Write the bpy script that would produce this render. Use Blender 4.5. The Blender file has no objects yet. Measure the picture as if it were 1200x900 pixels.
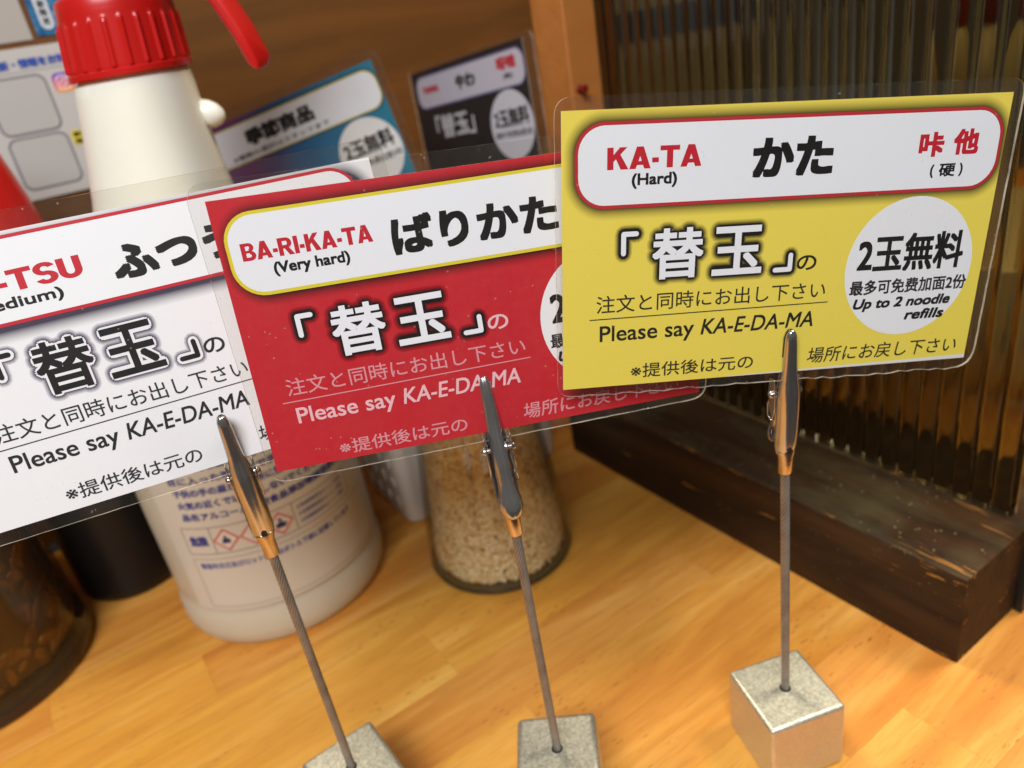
import bpy, math, random
from mathutils import Vector, Matrix
random.seed(7)
U = 0.001                      # all lengths below are written in millimetres
S = bpy.context.scene
COL = S.collection
rad = math.radians

# ------------------------------------------------------------------ camera, world, lights
cd = bpy.data.cameras.new('camera'); cam = bpy.data.objects.new('camera', cd); COL.objects.link(cam)
S.camera = cam
right = Vector((0.9847287, -0.0755257, -0.1568604))
down = Vector((-0.1740957, -0.4271921, -0.8872416))
fwd = Vector((0.0, 0.9010010, -0.4338170))
m = Matrix((right, -down, -fwd)).transposed().to_4x4()
m.translation = Vector((0, 0, 224.2*U))
cam.matrix_world = m
cd.sensor_width = 36; cd.lens = 885/1200*36
cd.clip_start = 0.005; cd.clip_end = 20
cd.dof.use_dof = True; cd.dof.focus_distance = 0.170; cd.dof.aperture_fstop = 13

w = bpy.data.worlds.new('World'); S.world = w; w.use_nodes = True
w.node_tree.nodes['Background'].inputs[0].default_value = (0.85, 0.80, 0.74, 1)
w.node_tree.nodes['Background'].inputs[1].default_value = 0.08

def area(name, loc, target, size, power, col, size_y=None):
    d = bpy.data.lights.new(name, 'AREA'); d.energy = power; d.color = col; d.size = size
    if size_y: d.shape = 'RECTANGLE'; d.size_y = size_y
    o = bpy.data.objects.new(name, d); COL.objects.link(o); o.location = loc
    o.rotation_euler = (Vector(target)-Vector(loc)).to_track_quat('-Z', 'Y').to_euler()
    return o
area('pendant_lamp_light', (-0.38, 0.80, 1.05), (0.02, 0.22, 0), 0.22, 12.5, (1.0, 0.84, 0.62))
area('ceiling_lamp_light', (0.70, 0.30, 1.30), (0.05, 0.20, 0), 0.30, 12.0, (1.0, 0.87, 0.68))
area('room_ceiling_light', (-0.15, -0.42, 0.80), (0.0, 0.2, 0.12), 0.5, 9.4, (0.92, 0.95, 1.0), 0.35)

S.view_settings.view_transform = 'Standard'; S.view_settings.look = 'None'
S.view_settings.exposure = 0.16; S.view_settings.gamma = 1.0
S.cycles.transparent_max_bounces = 24; S.cycles.max_bounces = 10; S.cycles.transmission_bounces = 8
S.cycles.caustics_reflective = False; S.cycles.caustics_refractive = False
S.cycles.sample_clamp_indirect = 4.0

# ------------------------------------------------------------------ frame of the counter: e runs along the grain, n away
E_ = Vector((0.8660254, 0.5, 0)); N_ = Vector((-0.5, 0.8660254, 0))
def en(e, n, z=0): return E_*e + N_*n + Vector((0, 0, z))

# ------------------------------------------------------------------ helpers
def lin(c):
    def f(x):
        x /= 255.0
        return x/12.92 if x <= 0.04045 else ((x+0.055)/1.055)**2.4
    return (f(c[0]), f(c[1]), f(c[2]), 1)

class MB:
    def __init__(s): s.v = []; s.f = []; s.m = []
    def add(s, vs, fs, mi=0):
        b = len(s.v); s.v += [tuple(v) for v in vs]; s.f += [tuple(i+b for i in f) for f in fs]; s.m += [mi]*len(fs)
        return s
    def box(s, x0, x1, y0, y1, z0, z1, mi=0, c=0.0):
        if c <= 0:
            vs = [(x, y, z) for z in (z0, z1) for y in (y0, y1) for x in (x0, x1)]
            return s.add(vs, [(0,2,3,1),(4,5,7,6),(0,1,5,4),(2,6,7,3),(0,4,6,2),(1,3,7,5)], mi)
        # chamfered box
        X, Y, Z = (x0, x1), (y0, y1), (z0, z1); vs = []; idx = {}
        for i in (0,1):
            for j in (0,1):
                for k in (0,1):
                    sx, sy, sz = (1-2*i), (1-2*j), (1-2*k)
                    for a in range(3):
                        p = [X[i]+sx*c, Y[j]+sy*c, Z[k]+sz*c]
                        p[a] = (X[i], Y[j], Z[k])[a]
                        idx[(i,j,k,a)] = len(vs); vs.append(tuple(p))
        fs = []
        for a in range(3):
            for sgn in (0,1):
                o = [0,1,2]; o.remove(a); q = []
                for (p, r) in ((0,0),(1,0),(1,1),(0,1)):
                    t = [0,0,0]; t[a] = sgn; t[o[0]] = p; t[o[1]] = r
                    q.append(idx[(t[0],t[1],t[2],a)])
                fs.append(tuple(q))
        for a in range(3):
            o = [0,1,2]; o.remove(a)
            for p in (0,1):
                for r in (0,1):
                    t0 = [0,0,0]; t0[o[0]] = p; t0[o[1]] = r; t1 = list(t0); t1[a] = 1
                    fs.append((idx[(*t0, o[0])], idx[(*t1, o[0])], idx[(*t1, o[1])], idx[(*t0, o[1])]))
        for i in (0,1):
            for j in (0,1):
                for k in (0,1): fs.append(tuple(idx[(i,j,k,a)] for a in range(3)))
        return s.add(vs, fs, mi)
    def loft(s, rings, caps=True, mi=0, closed=True):
        n = len(rings[0]); vs = [p for r in rings for p in r]; fs = []
        for i in range(len(rings)-1):
            for j in range(n if closed else n-1):
                k = (j+1) % n
                fs.append((i*n+j, i*n+k, (i+1)*n+k, (i+1)*n+j))
        if caps and closed: fs += [tuple(range(n))[::-1], tuple((len(rings)-1)*n+j for j in range(n))]
        return s.add(vs, fs, mi)
    def lathe(s, prof, seg=64, off=lambda z: (0, 0), caps=True, mi=0, rf=None):
        rings = []
        for r, z in prof:
            ox, oy = off(z)
            rings.append([(ox+(rf(r, z, 2*math.pi*j/seg) if rf else r)*math.cos(2*math.pi*j/seg),
                           oy+(rf(r, z, 2*math.pi*j/seg) if rf else r)*math.sin(2*math.pi*j/seg), z) for j in range(seg)])
        return s.loft(rings, caps, mi)
    def tube(s, pts, r, seg=10, closed=False, mi=0):
        pts = [Vector(p) for p in pts]; rings = []; n = len(pts); up = None
        for i, p in enumerate(pts):
            a = pts[i-1] if (i > 0 or closed) else p; b = pts[(i+1) % n] if (i < n-1 or closed) else p
            t = (b-a).normalized()
            if up is None: up = t.orthogonal().normalized()
            up = (up - t*up.dot(t)).normalized(); q = t.cross(up)
            rr = r[i] if isinstance(r, (list, tuple)) else r
            rings.append([p+up*rr*math.cos(2*math.pi*j/seg)+q*rr*math.sin(2*math.pi*j/seg) for j in range(seg)])
        if closed: rings.append(rings[0])
        return s.loft(rings, not closed, mi)
    def ngon_slab(s, poly, y0, y1, mi=0, side=None):   # poly of (x, z); extruded along y
        n = len(poly)
        vs = [(x, y0, z) for x, z in poly] + [(x, y1, z) for x, z in poly]
        b = len(s.v); s.v += vs
        s.f += [tuple(b+i for i in range(n)), tuple(b+n+i for i in range(n))[::-1]]; s.m += [mi, mi]
        for i in range(n):
            j = (i+1) % n; s.f.append((b+i, b+n+i, b+n+j, b+j)); s.m.append(mi if side is None else side)
        return s
    def build(s, name, mats, parent=None, smooth=False, loc=None, rotz=0, fix=True, bevel=0, angle=35):
        me = bpy.data.meshes.new(name)
        me.from_pydata([(x*U, y*U, z*U) for x, y, z in s.v], [], s.f)
        if not isinstance(mats, (list, tuple)): mats = [mats]
        for mm in mats: me.materials.append(mm)
        me.polygons.foreach_set('material_index', s.m)
        if fix:
            import bmesh
            bm = bmesh.new(); bm.from_mesh(me); bmesh.ops.recalc_face_normals(bm, faces=bm.faces); bm.to_mesh(me); bm.free()
        if smooth:
            me.polygons.foreach_set('use_smooth', [True]*len(me.polygons))
            try: me.set_sharp_from_angle(angle=rad(angle))
            except Exception: pass
        me.update()
        o = bpy.data.objects.new(name, me); COL.objects.link(o)
        if parent: o.parent = parent
        if loc is not None: o.location = Vector(loc)*U
        o.rotation_euler[2] = rotz
        if bevel:
            b = o.modifiers.new('bevel', 'BEVEL'); b.width = bevel*U; b.segments = 3; b.limit_method = 'ANGLE'; b.angle_limit = rad(40)
        return o

def empty(name, loc, rot=(0,0,0), label=None, cat=None, group=None):
    o = bpy.data.objects.new(name, None); COL.objects.link(o); o.location = Vector(loc)*U; o.rotation_euler = rot
    o.empty_display_size = 0.01
    return tag(o, label, cat, group)
def tag(o, label=None, cat=None, group=None, kind=None):
    if label: o['label'] = label
    if cat: o['category'] = cat
    if group: o['group'] = group
    if kind: o['kind'] = kind
    return o

# ------------------------------------------------------------------ materials
class NT:
    def __init__(s, name):
        s.mat = bpy.data.materials.new(name); s.mat.use_nodes = True; s.t = s.mat.node_tree; s.t.nodes.clear()
        s.out = s.t.nodes.new('ShaderNodeOutputMaterial')
    def n(s, typ, **kw):
        nd = s.t.nodes.new(typ)
        for k, v in kw.items():
            if k.startswith('i_'): nd.inputs[int(k[2:]) if k[2:].isdigit() else k[2:].replace('_', ' ')].default_value = v
            else: setattr(nd, k, v)
        return nd
    def l(s, a, b): s.t.links.new(a, b)
    def math(s, op, a, b=None, clamp=False):
        nd = s.t.nodes.new('ShaderNodeMath'); nd.operation = op; nd.use_clamp = clamp
        for i, v in enumerate((a, b)):
            if v is None: continue
            if isinstance(v, (int, float)): nd.inputs[i].default_value = v
            else: s.l(v, nd.inputs[i])
        return nd.outputs[0]
    def mix(s, f, a, b, mode='MIX'):
        nd = s.t.nodes.new('ShaderNodeMix'); nd.data_type = 'RGBA'; nd.blend_type = mode
        for i, v in ((0, f), (6, a), (7, b)):
            if isinstance(v, (int, float)): nd.inputs[i].default_value = v
            elif isinstance(v, (tuple, list)): nd.inputs[i].default_value = v
            else: s.l(v, nd.inputs[i])
        return nd.outputs[2]
    def ramp(s, f, stops):
        nd = s.t.nodes.new('ShaderNodeValToRGB'); e = nd.color_ramp.elements
        e[0].position, e[0].color = stops[0]; e[1].position, e[1].color = stops[-1]
        for p, c in stops[1:-1]: q = e.new(p); q.color = c
        s.l(f, nd.inputs[0]); return nd.outputs[0]
    def coord(s, which='Object', scale=(1,1,1), rot=(0,0,0), loc=(0,0,0)):
        tc = s.n('ShaderNodeTexCoord'); mp = s.n('ShaderNodeMapping')
        mp.inputs['Scale'].default_value = scale; mp.inputs['Rotation'].default_value = rot; mp.inputs['Location'].default_value = loc
        s.l(tc.outputs[which], mp.inputs[0]); return mp.outputs[0]
    def noise(s, vec, scale, detail=4, rough=.55, dist=0):
        nd = s.n('ShaderNodeTexNoise'); nd.inputs['Scale'].default_value = scale; nd.inputs['Detail'].default_value = detail
        nd.inputs['Roughness'].default_value = rough; nd.inputs['Distortion'].default_value = dist
        if vec is not None: s.l(vec, nd.inputs['Vector'])
        return nd.outputs['Fac']
    def bump(s, h, strength, dist):
        nd = s.n('ShaderNodeBump'); nd.inputs['Strength'].default_value = strength; nd.inputs['Distance'].default_value = dist
        s.l(h, nd.inputs['Height']); return nd.outputs[0]
    def pbsdf(s, base=(.8,.8,.8,1), rough=.5, metal=0, spec=.5, normal=None, **kw):
        b = s.n('ShaderNodeBsdfPrincipled')
        for k, v in (('Base Color', base), ('Roughness', rough), ('Metallic', metal), ('Specular IOR Level', spec)):
            if isinstance(v, (int, float, tuple)): b.inputs[k].default_value = v
            else: s.l(v, b.inputs[k])
        if normal is not None: s.l(normal, b.inputs['Normal'])
        for k, v in kw.items(): b.inputs[k.replace('_', ' ')].default_value = v
        return b
    def done(s, sh): s.l(sh, s.out.inputs[0]); return s.mat

def grain_coords(t, k=1.0):
    # object space is already aligned with the grain (x along it)
    oi = t.n('ShaderNodeObjectInfo'); tc = t.n('ShaderNodeTexCoord')
    cmb = t.n('ShaderNodeCombineXYZ')
    t.l(t.math('MULTIPLY', oi.outputs['Random'], 7.3), cmb.inputs[0]); t.l(t.math('MULTIPLY', oi.outputs['Random'], 3.1), cmb.inputs[1])
    va = t.n('ShaderNodeVectorMath', operation='ADD'); t.l(tc.outputs['Object'], va.inputs[0]); t.l(cmb.outputs[0], va.inputs[1])
    return va.outputs[0], oi.outputs['Random']

def mat_stave():
    t = NT('counter_wood'); v, rnd = grain_coords(t)
    def mp(sc):
        m_ = t.n('ShaderNodeMapping'); m_.inputs['Scale'].default_value = sc; t.l(v, m_.inputs[0]); return m_.outputs[0]
    big = t.noise(mp((6, 42, 6)), 1.0, 3, .55, 1.2)
    mid = t.noise(mp((22, 260, 22)), 1.0, 5, .6, .5)
    fine = t.noise(mp((60, 1300, 60)), 1.0, 3, .6)
    col = t.ramp(big, [(.30, lin((202,130,48))), (.5, lin((222,153,62))), (.70, lin((236,176,86)))])
    col = t.mix(t.math('MULTIPLY', t.ramp(mid, [(.45, (0,0,0,1)), (.75, (1,1,1,1))]), .42), col, lin((190,114,44)))
    col = t.mix(t.math('MULTIPLY', t.ramp(fine, [(.55, (0,0,0,1)), (.72, (1,1,1,1))]), .34), col, lin((150,84,30)))
    # short dark pores
    pv = t.n('ShaderNodeTexVoronoi'); pv.feature = 'F1'; pv.inputs['Scale'].default_value = 1; t.l(mp((130, 900, 130)), pv.inputs['Vector'])
    pm = t.noise(mp((12, 50, 12)), 1.0, 2)
    pores = t.math('MULTIPLY', t.math('LESS_THAN', pv.outputs['Distance'], .17), t.ramp(pm, [(.50, (0,0,0,1)), (.62, (1,1,1,1))]))
    col = t.mix(t.math('MULTIPLY', pores, .75), col, lin((112,60,22)))
    # stave to stave tint
    hs = t.n('ShaderNodeHueSaturation'); t.l(col, hs.inputs['Color'])
    t.l(t.math('ADD', t.math('MULTIPLY', rnd, .15), .93), hs.inputs['Value']); t.l(t.math('ADD', t.math('MULTIPLY', rnd, .012), .494), hs.inputs['Hue'])
    hs.inputs['Saturation'].default_value = 1.0
    smear = t.noise(t.coord('Object', (1,1,1)), 38, 3)
    bp = t.bump(t.math('ADD', t.math('MULTIPLY', fine, .6), pores), .10, .0002)
    b = t.pbsdf(hs.outputs[0], t.math('ADD', t.math('MULTIPLY', smear, .25), .30), 0, .5, bp)
    return t.done(b.outputs[0])

def mat_wood(name, dark, light, fleck, rough=.5, spec=.4, gs=1.0, wear=None, bump=.15):
    t = NT(name); v, rnd = grain_coords(t)
    def mp(sc):
        if wear: sc = (sc[1], sc[0], sc[2])     # the beam runs along y
        m_ = t.n('ShaderNodeMapping'); m_.inputs['Scale'].default_value = sc; t.l(v, m_.inputs[0]); return m_.outputs[0]
    a = t.noise(mp((8*gs, 60*gs, 60*gs)), 1, 5, .6, .8); f = t.noise(mp((30*gs, 600*gs, 600*gs)), 1, 4, .65)
    col = t.ramp(a, [(.35, dark), (.68, light)])
    col = t.mix(t.ramp(f, [(.58, (0,0,0,1)), (.75, (.6,.6,.6,1))]), col, fleck)
    if wear:
        geo = t.n('ShaderNodeNewGeometry')
        up = t.n('ShaderNodeSeparateXYZ'); t.l(geo.outputs['Normal'], up.inputs[0])
        dustn = t.noise(mp((26, 60, 60)), 1, 5, .6)
        dust = t.math('MULTIPLY', t.ramp(dustn, [(.44, (0,0,0,1)), (.66, (1,1,1,1))]), t.math('MULTIPLY', t.math('MAXIMUM', up.outputs[2], 0.0), .38))
        col = t.mix(dust, col, lin((92,88,58)))
        scr = t.noise(mp((16, 420, 300)), 1, 4, .7, .4)
        scm = t.noise(mp((9, 30, 30)), 1, 2)
        s_ = t.math('MULTIPLY', t.math('GREATER_THAN', scr, .64), t.math('GREATER_THAN', scm, .52))
        col = t.mix(t.math('MULTIPLY', s_, .75), col, wear)
        tcc = t.n('ShaderNodeTexCoord'); sx = t.n('ShaderNodeSeparateXYZ'); t.l(tcc.outputs['Object'], sx.inputs[0])
        wn = t.noise(mp((55, 420, 420)), 1, 5, .75)
        ex = t.math('ADD', t.math('SUBTRACT', sx.outputs[0], .2086), t.math('SUBTRACT', .0376, sx.outputs[2]))
        em = t.math('LESS_THAN', t.math('ADD', ex, t.math('MULTIPLY', t.math('SUBTRACT', .62, wn), .012)), .0012)
        col = t.mix(t.math('MULTIPLY', em, .55), col, wear)
        ds = t.n('ShaderNodeTexVoronoi'); ds.inputs['Scale'].default_value = 420; tc = t.n('ShaderNodeTexCoord'); t.l(tc.outputs['Object'], ds.inputs['Vector'])
        spk = t.math('MULTIPLY', t.math('LESS_THAN', ds.outputs['Distance'], .13), t.math('GREATER_THAN', t.noise(tc.outputs['Object'], 300, 1), .58))
        col = t.mix(t.math('MULTIPLY', spk, t.math('ADD', t.math('MULTIPLY', up.outputs[2], .5), .12)), col, lin((190,180,140)))
        r = t.math('ADD', t.math('MULTIPLY', dustn, .4), rough-.15)
    else: r = rough
    b = t.pbsdf(col, r, 0, spec, t.bump(f, bump, .0004))
    return t.done(b.outputs[0])

def mat_plain(name, col, rough=.5, metal=0, spec=.5, nscale=0, namp=.08, bscale=0, bamp=.1, **kw):
    t = NT(name); base = col
    if nscale:
        f = t.noise(t.coord(), nscale, 4)
        base = t.mix(f, tuple(c*(1-namp) for c in col[:3])+(1,), tuple(min(1, c*(1+namp)) for c in col[:3])+(1,))
    nrm = t.bump(t.noise(t.coord(), bscale, 3), bamp, .0002) if bscale else None
    b = t.pbsdf(base, rough, metal, spec, nrm, **kw)
    return t.done(b.outputs[0])

def mat_film(name='laminate_film', haze=.010, grime=.16, hazecol=(.75,.70,.60,1), rough=.06):
    t = NT(name)
    tr = t.n('ShaderNodeBsdfTransparent'); tr.inputs[0].default_value = (.955,.95,.935,1)
    gl = t.n('ShaderNodeBsdfGlossy'); gl.inputs['Roughness'].default_value = rough
    v = t.coord(); nb = t.bump(t.noise(v, 90, 3), .12, .0006); t.l(nb, gl.inputs['Normal'])
    lw = t.n('ShaderNodeLayerWeight'); lw.inputs[0].default_value = .5; fr_ = t.math('ADD', t.math('MULTIPLY', t.math('POWER', lw.outputs['Facing'], 5.0), .9), .022)
    m1 = t.n('ShaderNodeMixShader'); t.l(fr_, m1.inputs[0]); t.l(tr.outputs[0], m1.inputs[1]); t.l(gl.outputs[0], m1.inputs[2])
    df = t.n('ShaderNodeBsdfDiffuse'); df.inputs[0].default_value = hazecol
    vo = t.n('ShaderNodeTexVoronoi'); vo.inputs['Scale'].default_value = 620; t.l(v, vo.inputs['Vector'])
    spk = t.math('MULTIPLY', t.math('LESS_THAN', vo.outputs['Distance'], .14), t.math('GREATER_THAN', t.noise(v, 210, 1), .60))
    hz = t.math('ADD', t.math('MULTIPLY', t.ramp(t.noise(v, 60, 5, .7), [(.35,(0,0,0,1)),(.8,(1,1,1,1))]), haze*1.5), haze*.35)
    hz = t.math('ADD', hz, t.math('MULTIPLY', spk, grime), clamp=True)
    m2 = t.n('ShaderNodeMixShader'); t.l(hz, m2.inputs[0]); t.l(m1.outputs[0], m2.inputs[1]); t.l(df.outputs[0], m2.inputs[2])
    return t.done(m2.outputs[0])

def mat_thin_glass(name, tint, ior=1.5, rough=.02, haze=0.0, hazecol=(.6,.6,.6,1)):
    t = NT(name); tr = t.n('ShaderNodeBsdfTransparent'); tr.inputs[0].default_value = tint
    gl = t.n('ShaderNodeBsdfGlossy'); gl.inputs['Roughness'].default_value = rough
    lw = t.n('ShaderNodeLayerWeight'); lw.inputs[0].default_value = .5; fr_ = t.math('ADD', t.math('MULTIPLY', t.math('POWER', lw.outputs['Facing'], 4.0), .8), .04)
    m1 = t.n('ShaderNodeMixShader'); t.l(fr_, m1.inputs[0]); t.l(tr.outputs[0], m1.inputs[1]); t.l(gl.outputs[0], m1.inputs[2])
    if not haze: return t.done(m1.outputs[0])
    df = t.n('ShaderNodeBsdfDiffuse'); df.inputs[0].default_value = hazecol
    m2 = t.n('ShaderNodeMixShader'); m2.inputs[0].default_value = haze; t.l(m1.outputs[0], m2.inputs[1]); t.l(df.outputs[0], m2.inputs[2])
    return t.done(m2.outputs[0])

def mat_paper(name, col, glow, hb, gw=2.6, grad=None):
    """printed paper: flat ink colour with the printed soft dark halo round the rounded title box hb = (cx, cz, hx, hz, r) in mm"""
    t = NT(name); tc = t.n('ShaderNodeTexCoord'); sp = t.n('ShaderNodeSeparateXYZ'); t.l(tc.outputs['Object'], sp.inputs[0])
    cx, cz, hx, hz, r = hb
    px = t.math('MULTIPLY', sp.outputs[0], 1000.0); pz = t.math('MULTIPLY', sp.outputs[2], 1000.0)
    ax = t.math('MAXIMUM', t.math('SUBTRACT', t.math('ABSOLUTE', t.math('SUBTRACT', px, cx)), hx-r), 0.0)
    az = t.math('MAXIMUM', t.math('SUBTRACT', t.math('ABSOLUTE', t.math('SUBTRACT', pz, cz)), hz-r), 0.0)
    d = t.math('SUBTRACT', t.math('SQRT', t.math('ADD', t.math('MULTIPLY', ax, ax), t.math('MULTIPLY', az, az))), r)
    g = t.math('SUBTRACT', 1.0, t.math('DIVIDE', d, gw), clamp=True)
    g = t.math('MULTIPLY', t.math('POWER', g, 1.25), .97)
    base = col
    if grad:
        gx = t.math('DIVIDE', t.math('ADD', px, 52.0), 104.0)
        base = t.ramp(gx, grad)
    fib = t.noise(tc.outputs['Object'], 500, 3)
    base = t.mix(t.math('MULTIPLY', fib, .02), base, (1,1,1,1)) if not grad else base
    c = t.mix(g, base, glow)
    b = t.pbsdf(c, .42, 0, .35)
    return t.done(b.outputs[0])

_ink = {}
def ink(c):
    c = tuple(int(x) for x in c)
    if c not in _ink:
        t = NT('ink_%02x%02x%02x' % c); _ink[c] = t.done(t.pbsdf(lin(c), .42, 0, .35).outputs[0])
        _ink[c].name = 'printed_ink'
    return _ink[c]

M_stave = mat_stave()
M_beam = mat_wood('dark_stained_wood', lin((40,25,12)), lin((70,46,23)), lin((84,56,30)), .62, .22, 1.0, wear=lin((176,120,54)), bump=.35)
M_wall = mat_wood('brown_wall_wood', lin((94,58,21)), lin((112,70,27)), lin((84,51,19)), .45, .4, .6, bump=.06)
M_post = mat_wood('orange_wood', lin((170,104,46)), lin((192,124,60)), lin((140,84,36)), .5, .4, .6, bump=.06)
M_film = mat_film(); M_rim = mat_film('laminate_edge', .34, .5, (.92,.86,.74,1), .15)
M_chrome = mat_plain('nickel_plate', (.52,.505,.485,1), .20, .92, .5, 260, .22, 900, .10)
M_brass = mat_plain('worn_brass', (.60,.50,.39,1), .26, 1.0, .5, 400, .25, 700, .12)
M_wire = mat_plain('steel_cable', (.30,.265,.22,1), .42, .6, .5, 110, .75)
def mat_block():
    t = NT('cast_silver_block'); v = t.coord(); g = t.noise(v, 1100, 3, .7); h = t.noise(v, 2600, 2); s_ = t.noise(v, 45, 3)
    col = t.mix(t.ramp(g, [(.35,(0,0,0,1)),(.68,(1,1,1,1))]), (.46,.47,.39,1), (.92,.92,.78,1))
    col = t.mix(t.math('MULTIPLY', s_, .3), col, (.50,.49,.42,1))
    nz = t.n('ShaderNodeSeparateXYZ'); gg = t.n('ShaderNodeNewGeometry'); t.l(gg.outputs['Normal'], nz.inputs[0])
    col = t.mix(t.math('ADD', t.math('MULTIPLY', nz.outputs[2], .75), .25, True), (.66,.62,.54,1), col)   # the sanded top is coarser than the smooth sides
    b = t.pbsdf(col, t.math('ADD', t.math('MULTIPLY', s_, .2), .36), .85, .5, t.bump(h, .35, .00022)); return t.done(b.outputs[0])
M_block = mat_block()
M_dark = mat_plain('hole_shade', (.01,.01,.01,1), .6)  # near-black colour that stands in for the shade inside holes
M_black = mat_plain('black_plastic', (.010,.008,.007,1), .34, 0, .25, 0, 0, 60, .02)
M_red = mat_plain('red_plastic', lin((190,26,22)), .30, 0, .5, 60, .06)
M_white_pl = mat_plain('milky_white_plastic', lin((232,230,212)), .33, 0, .5, 25, .02, Subsurface_Weight=.15, Subsurface_Radius=(.004,.003,.002), Subsurface_Scale=1.0)
M_basket = mat_plain('white_basket_plastic', lin((226,224,216)), .4, 0, .5, 20, .02)

# ------------------------------------------------------------------ setting: counter made of glued staves
counter = empty('counter', (0, 0, 0), (0, 0, rad(30)))
counter['kind'] = 'structure'
rnd = random.Random(4)
row = 0; n = 295.8 - 29*9
while n < 440:
    e = -520 - rnd.random()*200
    n1 = min(n+29, 452)
    while e < 760:
        Ln = 190 + rnd.random()*190
        MB().box(-Ln/2+.02, Ln/2-.02, .02, n1-n-.02, -30, 0, 0, .06).build('stave', M_stave, counter, loc=(e+Ln/2, n, 0))
        e += Ln
    row += 1; n += 29
fl = MB().box(-2500, 2500, -2500, 2500, -760, -750).build('floor', mat_plain('dark_floor', (.05,.04,.035,1), .7, 0, .3, 3, .2)); tag(fl, kind='structure')
core = MB().box(-520, 760, 36, 452, -34, -30.2).build('counter_core', M_beam, counter)

# back wall, with a plain board face
wall = MB().box(-560, 370, 0, 18, 0, 460, 0, .5).build('back_wall', M_wall, None, loc=en(0, 452.2), rotz=rad(30)); tag(wall, kind='structure')

# ------------------------------------------------------------------ partition: dark beam, post, reeded amber glass
part = empty('partition', en(0, 0), (0, 0, rad(30)), 'dark stained wooden base beam and orange post holding a ribbed amber glass screen', 'partition')
bm_ = MB(); 
rings = []
prof = [(208.2,0),(208.2,35.6),(208.6,36.9),(209.6,37.5),(230,37.7),(246.6,37.5),(247.2,37.0),(247.4,35),(247.4,0)]
nn = 60; rr = random.Random(2)
for i in range(nn+1):
    nv = 92 + (304-92)*i/nn
    j = [(p[0]+ (rr.uniform(-.22,.22) if 2 <= k <= 3 else 0), nv, p[1]+(rr.uniform(-.18,.18) if 1 <= k <= 4 else 0)) for k, p in enumerate(prof)]
    rings.append(j)
# chamfer the near end

rings[0] = [(min(max(x, 208.9), 246.7), 91.2, min(z, 36.9)) for x, _, z in rings[0]]
bm_.loft(rings).build('base_beam', M_beam, part, smooth=True, angle=30)
MB().box(247.5, 335, 92, 304, 0, 7, 0, .5).build('rear_dark_slab', M_beam, part)  # low slab added to make the dark band seen through the glass
MB().box(231.0, 262, 297.6, 322, 37.8, 460, 0, .6).build('post', M_post, part)
MB().box(246, 262, 88, 91.0, 0, 460, 0, .4).build('end_trim', mat_plain('black_trim', (.01,.01,.01,1), .4), part)
# ribbed screen
def reeded():
    b = MB(); p = 7.15; n0, n1 = 91.4, 297.4; cnt = int((n1-n0)/p); pts = []
    for i in range(cnt):
        s0 = n1 - i*p
        for k in range(13):
            q = k/12.0; u = (q-.5)*2
            d = -1.4*max(0, 1-abs(u)**12)-.22*(1-u*u)
            pts.append((247.2 + 2.3 + d, s0 - q*p*.985))
    fr = [(x, y, 37.6) for x, y in pts]; tp = [(x, y, 460) for x, y in pts]
    bk = [(252.6, y, 37.6) for x, y in pts]; bt = [(252.6, y, 460) for x, y in pts]
    L = len(pts); vs = fr+tp+bk+bt; fs = []
    for i in range(L-1):
        fs += [(i, i+1, L+i+1, L+i), (2*L+i+1, 2*L+i, 3*L+i, 3*L+i+1), (i+1, i, 2*L+i, 2*L+i+1), (L+i, L+i+1, 3*L+i+1, 3*L+i)]
    fs += [(0, L, 3*L, 2*L), (L-1, 3*L-1, 4*L-1, 2*L-1)]
    return b.add(vs, fs)
def mat_amber():
    t = NT('ribbed_amber_glass')
    b = t.pbsdf((.20,.165,.08,1), .05, 0, .5, t.bump(t.noise(t.coord('Object',(1,1,1)), 120, 3), .05, .0003)); b.inputs['Transmission Weight'].default_value = 1; b.inputs['IOR'].default_value = 1.5
    return t.done(b.outputs[0])
reeded().build('ribbed_glass', mat_amber(), part, smooth=True, angle=50)

# ------------------------------------------------------------------ things beyond the glass
bowl = MB().lathe([(46,0),(48,7),(56,12),(68,30),(75,56),(77,84),(75.5,84),(72,56),(60,30),(20,16)], 64).build('bowl', mat_plain('cream_glaze', lin((226,214,176)), .2, 0, .5), None, True, loc=en(438, 168))
tag(bowl, 'cream noodle bowl blurred behind the ribbed amber glass', 'bowl')
rb = empty('bottle', en(432, 214), (0,0,0), 'red capped bottle behind the top right of the ribbed glass', 'bottle')
MB().lathe([(20,0),(22,3),(22,160),(16,176),(11,184)], 40).build('body', mat_plain('cream_plastic', lin((190,170,120)), .4), rb, True)
MB().lathe([(12,184),(12.5,186),(12,206),(10,212),(3,215)], 32).build('cap', mat_plain('dark_red_plastic', lin((120,20,18)), .4), rb, True)
mh = empty('menu_stand', en(410, 400), (0,0,rad(20)), 'blue and white menu stand blurred behind the glass near the post', 'menu')
MB().box(-50,50,-1,1,0,230).build('board', mat_plain('menu_white', lin((190,196,190)), .4), mh)
MB().box(-50,50,-1.6,-1.2,196,214).build('stripe', ink((40,84,140)), mh)
MB().box(-50,50,-18,18,0,4,0,.6).build('foot', M_black, mh)

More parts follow.
